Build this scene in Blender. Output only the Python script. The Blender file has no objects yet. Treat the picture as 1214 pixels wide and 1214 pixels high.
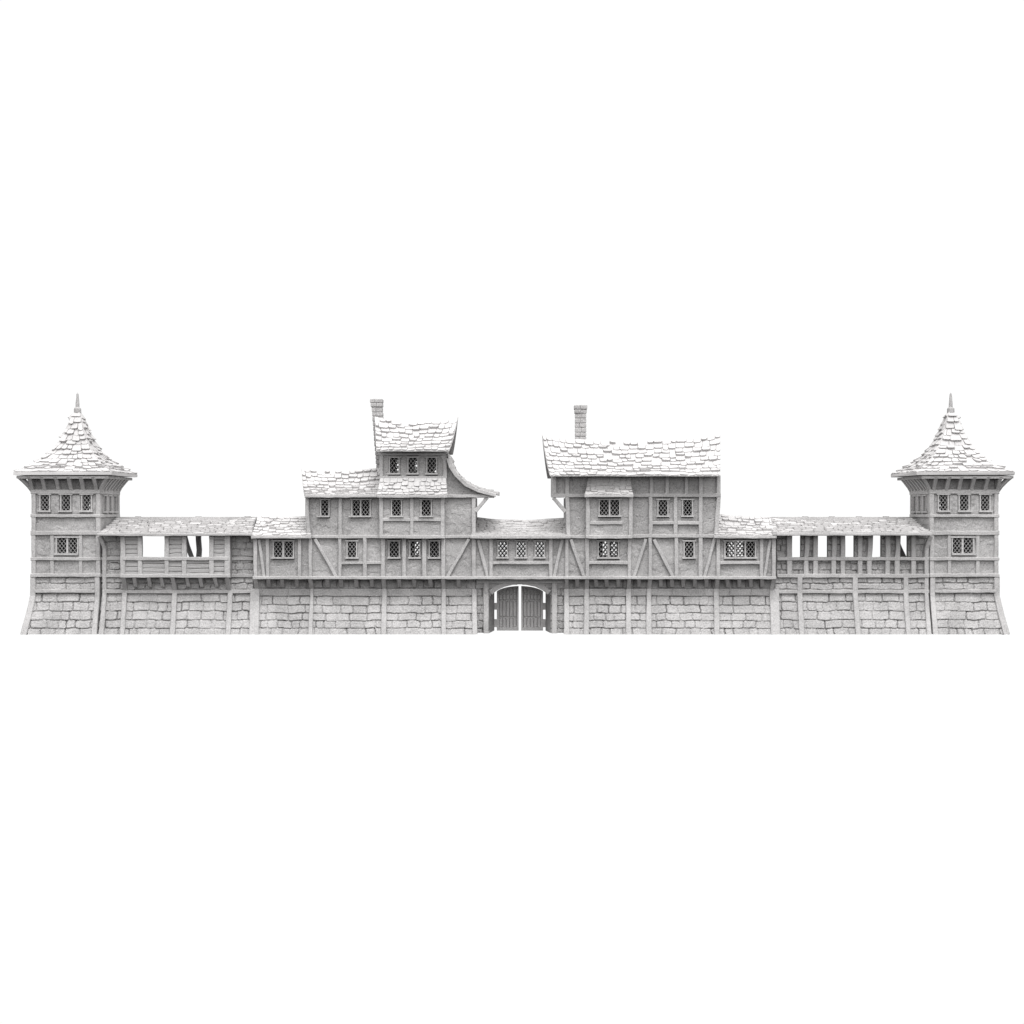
import bpy, math, random
import numpy as np
from mathutils import Vector

# ------------------------------------------------------------ camera, world, lamps
S = 0.1            # metres per photograph pixel on the facade plane
D = 1686.0         # camera distance in the same pixels (50 mm lens)
G = 143.9          # camera height above the ground
sc = bpy.context.scene
col = sc.collection
cam = bpy.data.cameras.new('camera'); camo = bpy.data.objects.new('camera', cam); col.objects.link(camo)
cam.lens = 50; cam.sensor_width = 36; cam.clip_end = 2000; cam.clip_start = 1
camo.location = (0, -D*S, G*S); camo.rotation_euler = (math.pi/2, 0, 0)
sc.camera = camo
sc.view_settings.view_transform = 'Standard'; sc.view_settings.look = 'None'
sc.view_settings.exposure = 0; sc.view_settings.gamma = 1

w = bpy.data.worlds.new('World'); sc.world = w; w.use_nodes = True
nt = w.node_tree; nt.nodes.clear()
tc = nt.nodes.new('ShaderNodeTexCoord'); sp = nt.nodes.new('ShaderNodeSeparateXYZ')
nt.links.new(tc.outputs['Generated'], sp.inputs[0])
def mr(src, a, b, c, d):
    n = nt.nodes.new('ShaderNodeMapRange'); n.interpolation_type = 'SMOOTHSTEP'
    for i, v in zip((1, 2, 3, 4), (a, b, c, d)): n.inputs[i].default_value = v
    nt.links.new(src, n.inputs[0]); return n.outputs[0]
def mth(op, a, b):
    n = nt.nodes.new('ShaderNodeMath'); n.operation = op
    for i, v in enumerate((a, b)):
        if isinstance(v, float): n.inputs[i].default_value = v
        else: nt.links.new(v, n.inputs[i])
    return n.outputs[0]
BACK, SKYTOP, SIDE, DOWN, FRONT = 1.03, 2.45, 0.03, 0.0, 1.16
back = mr(sp.outputs['Y'], 0.42, 0.66, 0.0, 1.0)          # the seamless white sweep behind the model
amb = mr(sp.outputs['Z'], -0.35, 0.1, DOWN, SIDE)
top = mr(sp.outputs['Z'], 0.1, 0.9, 0.0, SKYTOP - SIDE)
amb = mth('ADD', amb, top)
front = mth('MULTIPLY', mr(sp.outputs['Y'], 0.1, -0.7, 0.0, FRONT), mr(sp.outputs['Z'], -0.3, 0.05, 0.0, 1.0))
amb = mth('ADD', amb, front)
notlow = mr(sp.outputs['Z'], -0.75, -0.5, 0.0, 1.0)
back = mth('MULTIPLY', back, notlow)
a = mth('MULTIPLY', back, BACK); b = mth('MULTIPLY', mth('SUBTRACT', 1.0, back), amb)
val = mth('ADD', a, b)
bg = nt.nodes.new('ShaderNodeBackground'); bg.inputs['Color'].default_value = (1, 1, 1, 1)
nt.links.new(val, bg.inputs['Strength'])
wo = nt.nodes.new('ShaderNodeOutputWorld'); nt.links.new(bg.outputs[0], wo.inputs[0])

def area(name, loc, target, sx, sy, rad):
    l = bpy.data.lights.new(name, 'AREA'); l.shape = 'RECTANGLE'; l.size = sx; l.size_y = sy
    l.energy = rad*sx*sy*math.pi
    o = bpy.data.objects.new(name, l); col.objects.link(o); o.location = loc
    o.rotation_euler = (Vector(target)-Vector(loc)).to_track_quat('-Z', 'Y').to_euler()
KEY, FILL = 23.0, 3.5
area('key_softbox', (25, -140, 270), (0, 0, 8), 110, 90, KEY)
area('front_softbox', (20, -240, 60), (0, 0, 8), 150, 60, FILL)

# ------------------------------------------------------------ materials
def material(name, colour, var=0.12, bump=0.25, rough=0.85, scale=7.0, blot=0.0):
    m = bpy.data.materials.new(name); m.use_nodes = True
    t = m.node_tree; bs = t.nodes['Principled BSDF']; bs.inputs['Roughness'].default_value = rough
    bs.inputs['Specular IOR Level'].default_value = 0.2
    c = t.nodes.new('ShaderNodeTexCoord')
    n1 = t.nodes.new('ShaderNodeTexNoise'); n1.inputs['Scale'].default_value = scale; n1.inputs['Detail'].default_value = 4; n1.inputs['Roughness'].default_value = .75
    n2 = t.nodes.new('ShaderNodeTexNoise'); n2.inputs['Scale'].default_value = 0.35; n2.inputs['Detail'].default_value = 3
    t.links.new(c.outputs['Object'], n1.inputs['Vector']); t.links.new(c.outputs['Object'], n2.inputs['Vector'])
    mx = t.nodes.new('ShaderNodeMath'); mx.operation = 'MULTIPLY_ADD'; mx.inputs[1].default_value = 0.3; t.links.new(n2.outputs[0], mx.inputs[0])
    mm = t.nodes.new('ShaderNodeMath'); mm.operation = 'MULTIPLY'; mm.inputs[1].default_value = 0.7; t.links.new(n1.outputs[0], mm.inputs[0])
    t.links.new(mm.outputs[0], mx.inputs[2])
    r = t.nodes.new('ShaderNodeValToRGB'); e = r.color_ramp.elements
    e[0].position = .39; e[1].position = .61
    e[0].color = tuple(x*(1-var) for x in colour)+(1,); e[1].color = tuple(min(1, x*(1+var)) for x in colour)+(1,)
    t.links.new(mx.outputs[0], r.inputs[0]); t.links.new(r.outputs[0], bs.inputs['Base Color'])
    bp = t.nodes.new('ShaderNodeBump'); bp.inputs['Strength'].default_value = bump; bp.inputs['Distance'].default_value = 0.06
    t.links.new(n1.outputs[0], bp.inputs['Height']); t.links.new(bp.outputs[0], bs.inputs['Normal'])
    return m
def grey(v): v *= .55; return (v*1.012, v*0.99, v*0.985)
M = {
 'timber': material('pale_grey_timber', grey(.60), .26, .5),
 'stone': material('pale_grey_stone', grey(.55), .34, .9, scale=8),
 'plaster': material('grey_plaster', grey(.51), .32, .5),
 'tile': material('white_grey_shingle', grey(.71), .14, .3),
 'plank': material('grey_plank', grey(.50), .14, .35),
 'door': material('darker_grey_door_boards', grey(.8), .14, .35),
 'lead': material('grey_lattice', grey(.42), .08, .1),
 'dark': material('painted_shade_interior', grey(.03), .1, .1),  # near-black lining: the gloom of the unlit rooms is put into the colour
}

# ------------------------------------------------------------ helpers
MIR = [None]
def k(Y): return 1+Y/D
def W(px, py, Y=0.0): return np.array(((px-607)*k(Y), Y, (607-py)*k(Y)))
def link(name, verts, faces, mats, parent=None, mi=None, smooth=False):
    v = np.array(verts, float)
    if MIR[0] is not None: v[:, 0] = MIR[0]-v[:, 0]
    v = v*S; v[:, 2] += G*S
    org = ORG.get(parent.name if parent else None, np.zeros(3))
    me = bpy.data.meshes.new(name)
    f = [tuple(x) for x in faces]
    if MIR[0] is not None: f = [x[::-1] for x in f]
    me.from_pydata((v-org).tolist(), [], f)
    for m in mats: me.materials.append(M[m])
    if mi is not None: me.polygons.foreach_set('material_index', np.array(mi, dtype=np.int32))
    if smooth: me.polygons.foreach_set('use_smooth', np.ones(len(f), dtype=bool))
    me.update(); me.validate()
    o = bpy.data.objects.new(name, me); col.objects.link(o)
    if parent: o.parent = parent; ORG[o.name] = org
    return o
ORG = {}
def thing(name, x, y, label, cat, group=None):
    o = bpy.data.objects.new(name, None); col.objects.link(o)
    if MIR[0] is not None: x = MIR[0]-x
    o.location = (x*S, y*S, 0); ORG[o.name] = np.array(o.location)
    o['label'] = label; o['category'] = cat
    if group: o['group'] = group
    o.empty_display_size = 1
    return o
R = random.Random(7)
def J(a): return R.uniform(-a, a)
def vnoise(x, y, seed=0):
    """smooth value noise, numpy"""
    xi = np.floor(x).astype(np.int64); yi = np.floor(y).astype(np.int64); fx = x-xi; fy = y-yi
    fx = fx*fx*(3-2*fx); fy = fy*fy*(3-2*fy)
    def h(a, b):
        n = (a*374761393+b*668265263+seed*982451653) & 0x7fffffff
        n = ((n ^ (n >> 13))*1274126177) & 0x7fffffff
        return ((n ^ (n >> 16)) & 0xffff)/65535.0
    return (h(xi, yi)*(1-fx)+h(xi+1, yi)*fx)*(1-fy)+(h(xi, yi+1)*(1-fx)+h(xi+1, yi+1)*fx)*fy
def sm(e0, e1, x):
    t = np.clip((x-e0)/(e1-e0), 0, 1); return t*t*(3-2*t)

# timbers are slightly crooked, hand-hewn members
def beam(name, parent, pts, wd, th=3.5, n=(0, -1, 0), mat='timber', jit=.3, taper=0):
    """timber along world points pts; front face on the points, thickness goes inwards against n"""
    n = np.array(n, float); P = [np.array(p, float) for p in pts]
    Q = [P[0]]
    for a, b in zip(P[:-1], P[1:]):
        L = np.linalg.norm(b-a); m = max(1, int(L/9))
        for i in range(1, m+1): Q.append(a+(b-a)*i/m)
    V = []; off = R.uniform(0, .25)
    for i, q in enumerate(Q):
        d = Q[min(i+1, len(Q)-1)]-Q[max(i-1, 0)]; d = d/np.linalg.norm(d)
        s = np.cross(d, n); s /= np.linalg.norm(s)
        ww = (wd if not isinstance(wd, (tuple, list)) else wd[0]+(wd[1]-wd[0])*i/(len(Q)-1))/2
        c = q+n*off
        jl, jr = J(jit), J(jit)
        b = min(.55, ww*.3)
        V += [c-s*(ww+jl), c-s*(ww+jl-b)+n*b, c+s*(ww+jr-b)+n*(b+J(.1)), c+s*(ww+jr), c+s*(ww+jr)-n*th, c-s*(ww+jl)-n*th]
    F = []
    for i in range(len(Q)-1):
        a = i*6
        for j in range(6): F.append((a+j, a+(j+1) % 6, a+6+(j+1) % 6, a+6+j))
    F.append(tuple(range(5, -1, -1))); e = (len(Q)-1)*6; F.append(tuple(range(e, e+6)))
    return link(name, V, F, [mat], parent)
def fb(name, parent, x0, y0, x1, y1, Y, wd, th=3.5, **kw):      # beam on a front plane
    return beam(name, parent, [W(x0, y0, Y), W(x1, y1, Y)], wd*k(Y), th, **kw)
def post(parent, xa, xb, y0, y1, Y, th=3.5, name='post', **kw):  # vertical between px xa and xb
    return fb(name, parent, (xa+xb)/2, y0, (xa+xb)/2, y1, Y, xb-xa, th, **kw)
def rail(parent, x0, x1, ya, yb, Y, th=3.5, name='rail', **kw):
    return fb(name, parent, x0, (ya+yb)/2, x1, (ya+yb)/2, Y, yb-ya, th, **kw)
def BY(py):                                                     # the batter of the stone base
    t = np.clip((np.asarray(py, float)-706)/46, 0, 1); return -13.0*(.75*t+.25*t*t)
def basepost(parent, xa, xb, xc, xd, y0=703, proud=2.2, name='post'):
    pts = [W((xa+xb)/2, y0, BY(y0)-proud)]
    for t in (.15, .35, .6, .8, 1):
        y = max(y0, 706)+(752-max(y0, 706))*t
        pts.append(W((xa+xb)/2+((xc+xd)/2-(xa+xb)/2)*t, y, float(BY(y))-proud*(1-.3*t)))
    return beam(name, parent, pts, ((xb-xa), (xd-xc)), 4)

def boxm(V, F, c0, c1, jit=0):
    x0, y0, z0 = c0; x1, y1, z1 = c1; b = len(V)
    for p in ((x0, y0, z0), (x1, y0, z0), (x1, y1, z0), (x0, y1, z0), (x0, y0, z1), (x1, y0, z1), (x1, y1, z1), (x0, y1, z1)):
        V.append((p[0]+J(jit), p[1]+J(jit), p[2]+J(jit)))
    F += [(b, b+3, b+2, b+1), (b+4, b+5, b+6, b+7), (b, b+1, b+5, b+4), (b+1, b+2, b+6, b+5), (b+2, b+3, b+7, b+6), (b+3, b, b+4, b+7)]

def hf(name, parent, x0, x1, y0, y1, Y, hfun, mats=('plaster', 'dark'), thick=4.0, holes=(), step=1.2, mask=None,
       xl=None, xr=None, backY=None, frame=None):
    """relief panel: front surface displaced by hfun(px, py), openings left out"""
    def br(a, b, cuts):
        c = sorted(set([a, b]+[q for q in cuts if a < q < b])); o = []
        for p, q in zip(c[:-1], c[1:]):
            m = max(1, int(round((q-p)/step))); o += [p+(q-p)*i/m for i in range(m)]
        return np.array(o+[b])
    xs = br(x0, x1, [h[0] for h in holes]+[h[1] for h in holes]); ys = br(y0, y1, [h[2] for h in holes]+[h[3] for h in holes])
    nx, ny = len(xs), len(ys)
    PX, PY = np.meshgrid(xs, ys)
    if xl is not None:
        s = (PX-x0)/(x1-x0); L = xl(PY); PX = L+(xr(PY)-L)*s
    H = hfun(PX, PY)
    YY = Y(PY) if callable(Y) else np.full_like(PX, float(Y))
    K = 1+YY/D
    fx = (PX-607)*K; fz = (607-PY)*K
    fr = np.stack([fx, YY-H, fz], -1).reshape(-1, 3)
    by = (np.max(YY)+thick) if backY is None else backY
    bk = np.stack([fx, np.full_like(fx, by), fz], -1).reshape(-1, 3)
    if frame is not None: fr = frame(fr); bk = frame(bk)
    keep = np.ones((ny-1, nx-1), bool)
    cx = (xs[:-1]+xs[1:])/2; cy = (ys[:-1]+ys[1:])/2; CX, CY = np.meshgrid(cx, cy)
    for h in holes: keep &= ~((CX > h[0]) & (CX < h[1]) & (CY > h[2]) & (CY < h[3]))
    if mask is not None: keep &= mask(CX, CY)
    N = nx*ny; F = []; MI = []
    I, Jn = np.nonzero(keep)
    for i, j in zip(I.tolist(), Jn.tolist()):
        a = i*nx+j; b = a+1; c = a+nx+1; d = a+nx
        F.append((d, c, b, a)); MI.append(0)
        F.append((a+N, b+N, c+N, d+N)); MI.append(1)
        if i == 0 or not keep[i-1, j]: F.append((a, b, b+N, a+N)); MI.append(0)
        if i == ny-2 or not keep[i+1, j]: F.append((c, d, d+N, c+N)); MI.append(0)
        if j == 0 or not keep[i, j-1]: F.append((d, a, a+N, d+N)); MI.append(0)
        if j == nx-2 or not keep[i, j+1]: F.append((b, c, c+N, b+N)); MI.append(0)
    V = np.concatenate([fr, bk]); used = np.zeros(len(V), bool)
    for f in F:
        for q in f: used[q] = True
    idx = np.cumsum(used)-1; F = [tuple(int(idx[q]) for q in f) for f in F]
    return link(name, V[used], F, list(mats), parent, MI)

def plaster(seed):
    def f(x, y):
        n = vnoise(x*.09+seed*3.1, y*.11, seed)+.5*vnoise(x*.22, y*.25, seed+1)+.2*vnoise(x*.5, y*.5, seed+2)
        patch = sm(.8, .93, n); crack = np.exp(-((vnoise(x*.12, y*.12+seed, seed+5)-.5)/.012)**2)
        return .5*patch+.3*vnoise(x*.22, y*.26, seed+3)+.12*vnoise(x*.9, y*.9, seed+4)-.7*crack*sm(.5, .7, vnoise(x*.07, y*.07, seed+9))
    return f
def stones(seed, cy, wmin=11, wmax=25, amp=1.0):
    rr = random.Random(seed)
    cols_ = []
    for _ in range(len(cy)):
        x = -30-rr.uniform(0, 20); b = [x]
        w0 = rr.uniform(.75, 1.15)
        while x < 1260: x += rr.uniform(wmin, wmax)*w0; b.append(x)
        cols_.append((np.array(b), np.array([rr.random() for _ in b]), np.array([rr.uniform(-1, 1) for _ in b])))
    def f(x, y):
        h = np.full_like(x, -1.0)
        yw = y+1.0*(vnoise(x*.09, y*.0+seed*1.7, seed)-.5)*2*.75+.35*(vnoise(x*.4, y*.1, seed+1)-.5)
        for i, (a, b) in enumerate(zip(cy[:-1], cy[1:])):
            bx, bo, bt = cols_[i]
            wob = (vnoise(y*.25+i*9.0, x*.02, seed+2)-.5)*1.6
            xx = x+wob
            q = np.clip(np.searchsorted(bx, xx)-1, 0, len(bx)-2)
            dx = np.minimum(xx-bx[q], bx[q+1]-xx)
            ya = a+(bo[q]-.5)*.7; yb = b-(bo[q+1]-.5)*.7
            dt = yw-ya; db = yb-yw
            ew = .95+.5*vnoise(x*.3, y*.3, seed+3)
            # rounded corners
            sv = sm(.0, .85, dx/ew); rc = np.hypot(np.clip(1.9-dx, 0, 9), np.clip(1.9-np.minimum(dt, db), 0, 9))
            e = np.where(rc > 0, np.minimum(np.minimum(dt, db)*1.2, 2.1-rc), np.minimum(dt, db)*1.2)
            sh = sm(.0, 1.0, e/ew)
            dh = .4+3.2*vnoise(x*.07+i*5.3, y*0+seed, seed+11)**1.7; dv = .05+.75*vnoise(bx[q]*.9, y*0+i*3.1, seed+12)
            fall = np.clip(dt/(b-a), 0, 1)
            top = bo[q]*.55*amp+.75*fall*amp+.25*bt[q]*np.clip((xx-bx[q])/(bx[q+1]-bx[q])-.5, -.5, .5)+.5*vnoise(x*.55, y*.6, seed+4)+.25*vnoise(x*1.3, y*1.3, seed+7)
            ins = (dt > 0) & (db > 0)
            h = np.where(ins, top-dh*(1-sh)-dv*(1-sv), h)
        return h
    return f
def planks(seed, hgt=5.2, y0=0):
    def f(x, y):
        q = (y-y0+.5*(vnoise(x*.1, y*0+seed, seed)-.5))/hgt; r = q-np.floor(q)
        g = sm(0, .13, r)*sm(0, .13, 1-r)
        return -.9+.9*g+.5*vnoise(np.floor(q)*3.3, x*0+seed, seed)*g+.3*vnoise(x*.12, y*1.3, seed+2)+.25*r
    return f
CW = [664, 673, 684.5, 691.5, 699, 703.5, 713.8, 724.5, 735, 745, 753.5]     # courses of walls and towers
CH = [686, 697.8, 706.6, 717.6, 727.2, 736, 744.8, 753.5]                    # courses of the houses

def window(parent, lights, y0, y1, Y, fx=1.6, sill=None, seed=0, proud=1.6, frame=None, latt=.25, sillh=1.9):
    """lights: list of (px0, px1) lattice openings; Y wall plane"""
    K = k(Y)
    def fin(V):
        V = np.array(V, float); return frame(V) if frame is not None else V
    def rect(V, F, xa, xb, ya, yb, f, b):
        boxm(V, F, ((xa-607)*K, Y-f, (607-yb)*K), ((xb-607)*K, Y+b, (607-ya)*K), .06)
    V, F = [], []; xa, xb = lights[0][0], lights[-1][1]
    rect(V, F, xa-fx, xa, y0-.1, y1+.2, proud, 2.5); rect(V, F, xb, xb+fx, y0-.1, y1+.2, proud, 2.5)
    rect(V, F, xa-fx-1.4, xb+fx+1.4, y0-1.7, y0, proud+.7, 2.5)
    for (p, q), (r, s) in zip(lights[:-1], lights[1:]): rect(V, F, q, r, y0, y1+.2, proud-.3, 2.5)
    wn = link('window', fin(V), F, ['timber'], parent)
    V, F = [], []
    sx = sill or (xa-fx-1.7, xb+fx+1.7)
    rect(V, F, sx[0], sx[1], y1, y1+sillh, proud+1.9, 2.0)
    link('sill', fin(V), F, ['timber'], wn)
    V, F = [], []
    th = latt
    for (p, q) in lights:
        wd = q-p; hh = y1-y0; dxs = 4.4; dys = 5.6
        sl = dys/dxs
        # both diagonal families, clipped to the opening
        for fam in (0, 1):
            c = -hh/dys*dxs-wd
            t = 0.0
            kk = int((wd+hh/sl)/dxs)+2
            for i in range(-kk, kk):
                # line x = i*dx + (y)/sl  (y down from y0)
                pts = []
                x_at = lambda y: (i*dxs+y/sl) if fam == 0 else (wd-(i*dxs+y/sl))
                ya_, yb_ = 0.0, hh
                # clip
                lo = -i*dys; hi = (wd/dxs-i)*dys
                ya_ = max(0, lo); yb_ = min(hh, hi)
                if yb_-ya_ < .5: continue
                A = np.array([(p+x_at(ya_)-607)*K, Y-.1-.25*fam, (607-y0-ya_)*K]); B = np.array([(p+x_at(yb_)-607)*K, Y-.1-.25*fam, (607-y0-yb_)*K])
                d = (B-A)/np.linalg.norm(B-A); s = np.array([d[2], 0, -d[0]])*th; n = np.array([0, .5, 0]); b0 = len(V)
                V += [A-s-n, A+s-n, A+s+n, A-s+n, B-s-n, B+s-n, B+s+n, B-s+n]
                F += [(b0, b0+1, b0+5, b0+4), (b0+1, b0+2, b0+6, b0+5), (b0+2, b0+3, b0+7, b0+6), (b0+3, b0, b0+4, b0+7), (b0, b0+3, b0+2, b0+1), (b0+4, b0+5, b0+6, b0+7)]
    link('lattice', fin(V), F, ['lead'], wn)
    return wn

def roof(name, parent, C, rows, tw=10.0, thick=2.5, seed=1, th=1.8, mat='tile', nu=24, under='timber', lift=.15):
    """shingled sheet: C(u, v) is a world point, v=0 ridge, v=1 eave"""
    rr = random.Random(seed); V, F, MI = [], [], []
    nv = rows*2
    for i in range(nv+1):
        for j in range(nu+1):
            V.append(C(j/nu, i/nv))
    n1 = len(V)
    for i in range(n1): V.append(V[i]-np.array((0, 0, thick)))
    q = nu+1
    for i in range(nv):
        for j in range(nu):
            a = i*q+j; F.append((a, a+q, a+q+1, a+1)); MI.append(0); F.append((a+n1, a+1+n1, a+q+1+n1, a+q+n1)); MI.append(1)
    for j in range(nu):
        F.append((j, j+1, j+1+n1, j+n1)); MI.append(1); a = nv*q+j; F.append((a+1, a, a+n1, a+1+n1)); MI.append(1)
    for i in range(nv):
        a = i*q; F.append((a+q, a, a+n1, a+q+n1)); MI.append(1); a = i*q+nu; F.append((a, a+q, a+q+n1, a+n1)); MI.append(1)
    def nrm(u, v):
        e = .01; u = min(max(u, e), 1-e); v = min(max(v, e), 1-e)
        n = np.cross(C(u+e, v)-C(u-e, v), C(u, v+e)-C(u, v-e)); n = n/np.linalg.norm(n)
        return n if n[2] > 0 else -n
    for r in range(rows):
        v0 = r/rows; v1 = (r+1)/rows
        L = np.linalg.norm(C(1, v1)-C(0, v1)); m = max(1, int(round(L/tw)))
        us = [0.0]
        x = rr.uniform(.4, 1.0)
        while x < m-.3: us.append(x/m); x += rr.uniform(.65, 1.35)
        us.append(1.0)
        for a, b in zip(us[:-1], us[1:]):
            g = .5/L*rr.uniform(.3, 1.2); a2, b2 = a+g, b-g
            ve = v1+(rr.uniform(-.32, .32)/rows if r < rows-1 else rr.uniform(-.02, .12)/rows); ve = min(ve, 1+.12/rows)
            if rr.random() < .08 and r < rows-1: ve -= .3/rows
            vt = max(0.0, v0-.35/rows)
            cu = min(1.4/L, (b2-a2)*.25); cv = .13/rows
            hh = th*rr.uniform(.55, 1.75); n = nrm((a2+b2)/2, min(v1, .99)); tl = rr.uniform(-.35, .35)
            if r == rows-1: hh *= .6; ve = min(ve, 1.0)
            def Cx(u, v):
                if v <= 1: return C(u, v)
                return C(u, 1)+(C(u, 1)-C(u, .98))*((v-1)/.02)
            ul = [(a2, vt, lift), (a2, ve-cv, hh+tl), (a2+cu, ve, hh+tl), (b2-cu, ve, hh-tl), (b2, ve-cv, hh-tl), (b2, vt, lift)]
            b0 = len(V)
            for (u, v, o) in ul: V.append(Cx(u, v)+n*o)
            for (u, v, o) in ul: V.append(Cx(u, v)-n*.3)
            F.append(tuple(range(b0, b0+6))); MI.append(0); F.append(tuple(range(b0+11, b0+5, -1))); MI.append(0)
            for i in range(6): j = (i+1) % 6; F.append((b0+i, b0+6+i, b0+6+j, b0+j)); MI.append(0)
    return link(name, V, F, [mat, under], parent, MI)

def gable_front(name, parent, el, er, ey, rl, rr_, ry, sag, Ye=-18, Yr=30, rows=6, tw=10, seed=1, thick=2.5, curve=.12, back=True, Yb=82, syl=0.0, syr=0.0, th=1.8, rpow=2):
    """front slope: eave px el..er at py ey, ridge px rl..rr_ at py ry with a sag; plus the plain rear slope"""
    def C(u, v):
        a = W(rl+(rr_-rl)*u, ry+sag*(1-abs(2*u-1)**rpow)+syl*(1-u)+syr*u, Yr); b = W(el+(er-el)*u, ey, Ye)
        p = a+(b-a)*v; p[2] -= curve*4*v*(1-v)*abs(a[2]-b[2]); p[2] += .35*math.sin(u*17+seed)*(1-v*.6)
        return p
    r = roof(name, parent, C, rows, tw, thick, seed, th)
    if back:
        def B(u, v):
            a = C(u, 0)+np.array((0, .2, -.05)); b = C(u, 1).copy(); b[1] = Yb; b[0] = b[0]*1.0
            p = a+(b-a)*v; p[2] -= curve*4*v*(1-v)*abs(a[2]-b[2]); return p
        roof('rear_slope', r, B, rows, tw, thick, seed+50, th)
    return r, C

def slab(name, parent, c0, c1, mat='plaster', inner=None):
    V, F = [], []; boxm(V, F, c0, c1); return link(name, V, F, [mat], parent)
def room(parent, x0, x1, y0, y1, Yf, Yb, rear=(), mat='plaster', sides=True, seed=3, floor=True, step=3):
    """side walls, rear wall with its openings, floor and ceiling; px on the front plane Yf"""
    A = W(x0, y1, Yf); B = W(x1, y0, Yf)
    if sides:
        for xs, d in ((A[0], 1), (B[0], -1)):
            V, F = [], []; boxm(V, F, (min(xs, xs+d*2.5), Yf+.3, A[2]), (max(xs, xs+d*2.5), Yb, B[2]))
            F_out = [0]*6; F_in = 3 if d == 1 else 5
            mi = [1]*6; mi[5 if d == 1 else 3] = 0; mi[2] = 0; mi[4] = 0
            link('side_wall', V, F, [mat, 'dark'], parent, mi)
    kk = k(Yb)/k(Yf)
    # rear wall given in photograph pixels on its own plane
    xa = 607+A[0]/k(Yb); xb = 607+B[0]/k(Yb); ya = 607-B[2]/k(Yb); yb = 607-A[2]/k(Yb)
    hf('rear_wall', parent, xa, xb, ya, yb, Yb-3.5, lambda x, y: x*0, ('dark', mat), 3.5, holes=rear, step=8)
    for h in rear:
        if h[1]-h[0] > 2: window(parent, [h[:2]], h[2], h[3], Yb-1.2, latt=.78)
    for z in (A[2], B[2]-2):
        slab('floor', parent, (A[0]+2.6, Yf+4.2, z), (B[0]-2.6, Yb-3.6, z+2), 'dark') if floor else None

def chimney(parent, cx, w_, d_, ptop, pbot, Y, lean=0.0, seed=1, cap=6.5):
    rr = random.Random(seed); V, F = [], []
    top = W(cx, ptop, Y); bot = W(cx+lean, pbot, Y); z = top[2]; i = 0
    while z > bot[2]:
        hgt = rr.uniform(4.8, 6.6); t = (top[2]-z)/(top[2]-bot[2]); x = top[0]+(bot[0]-top[0])*t
        iscap = i < 2
        e = (1.2 if i == 0 else .7) if iscap else 0
        ww = w_/2+e; dd = d_/2+e
        sp = rr.uniform(-.3, .3)*ww
        for (xa, xb) in ((-ww, sp-.25), (sp+.25, ww)):
            o = rr.uniform(-.35, .35)
            b0 = len(V); z0, z1 = z-hgt+.45, z
            xa2, xb2 = xa+(o if xa < 0 and xa < sp-1 else 0), xb
            g = .55
            for zz, s in ((z0, g), (z0+.7, 0), (z1-.7, 0), (z1, g)):
                for (px_, py_) in ((xa+s-abs(o)*.5*(xa == -ww), -dd+s-o), (xb-s*(xb == ww), -dd+s-o), (xb-s*(xb == ww)+abs(o)*.5*(xb == ww), dd-s), (xa+s*(xa == -ww), dd-s)):
                    V.append((x+px_, Y+py_, zz+J(.12)))
            for q in range(3):
                for j in range(4): F.append((b0+q*4+j, b0+q*4+(j+1) % 4, b0+q*4+4+(j+1) % 4, b0+q*4+4+j))
            F.append((b0+3, b0+2, b0+1, b0)); F.append((b0+12, b0+13, b0+14, b0+15))
        # mortar core
        boxm(V, F, (x-ww+.8, Y-dd+1.0, z-hgt-.1), (x+ww-.8, Y+dd-1, z-.2))
        z -= hgt; i += 1
    return link('chimney', V, F, ['stone'], parent)

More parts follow.
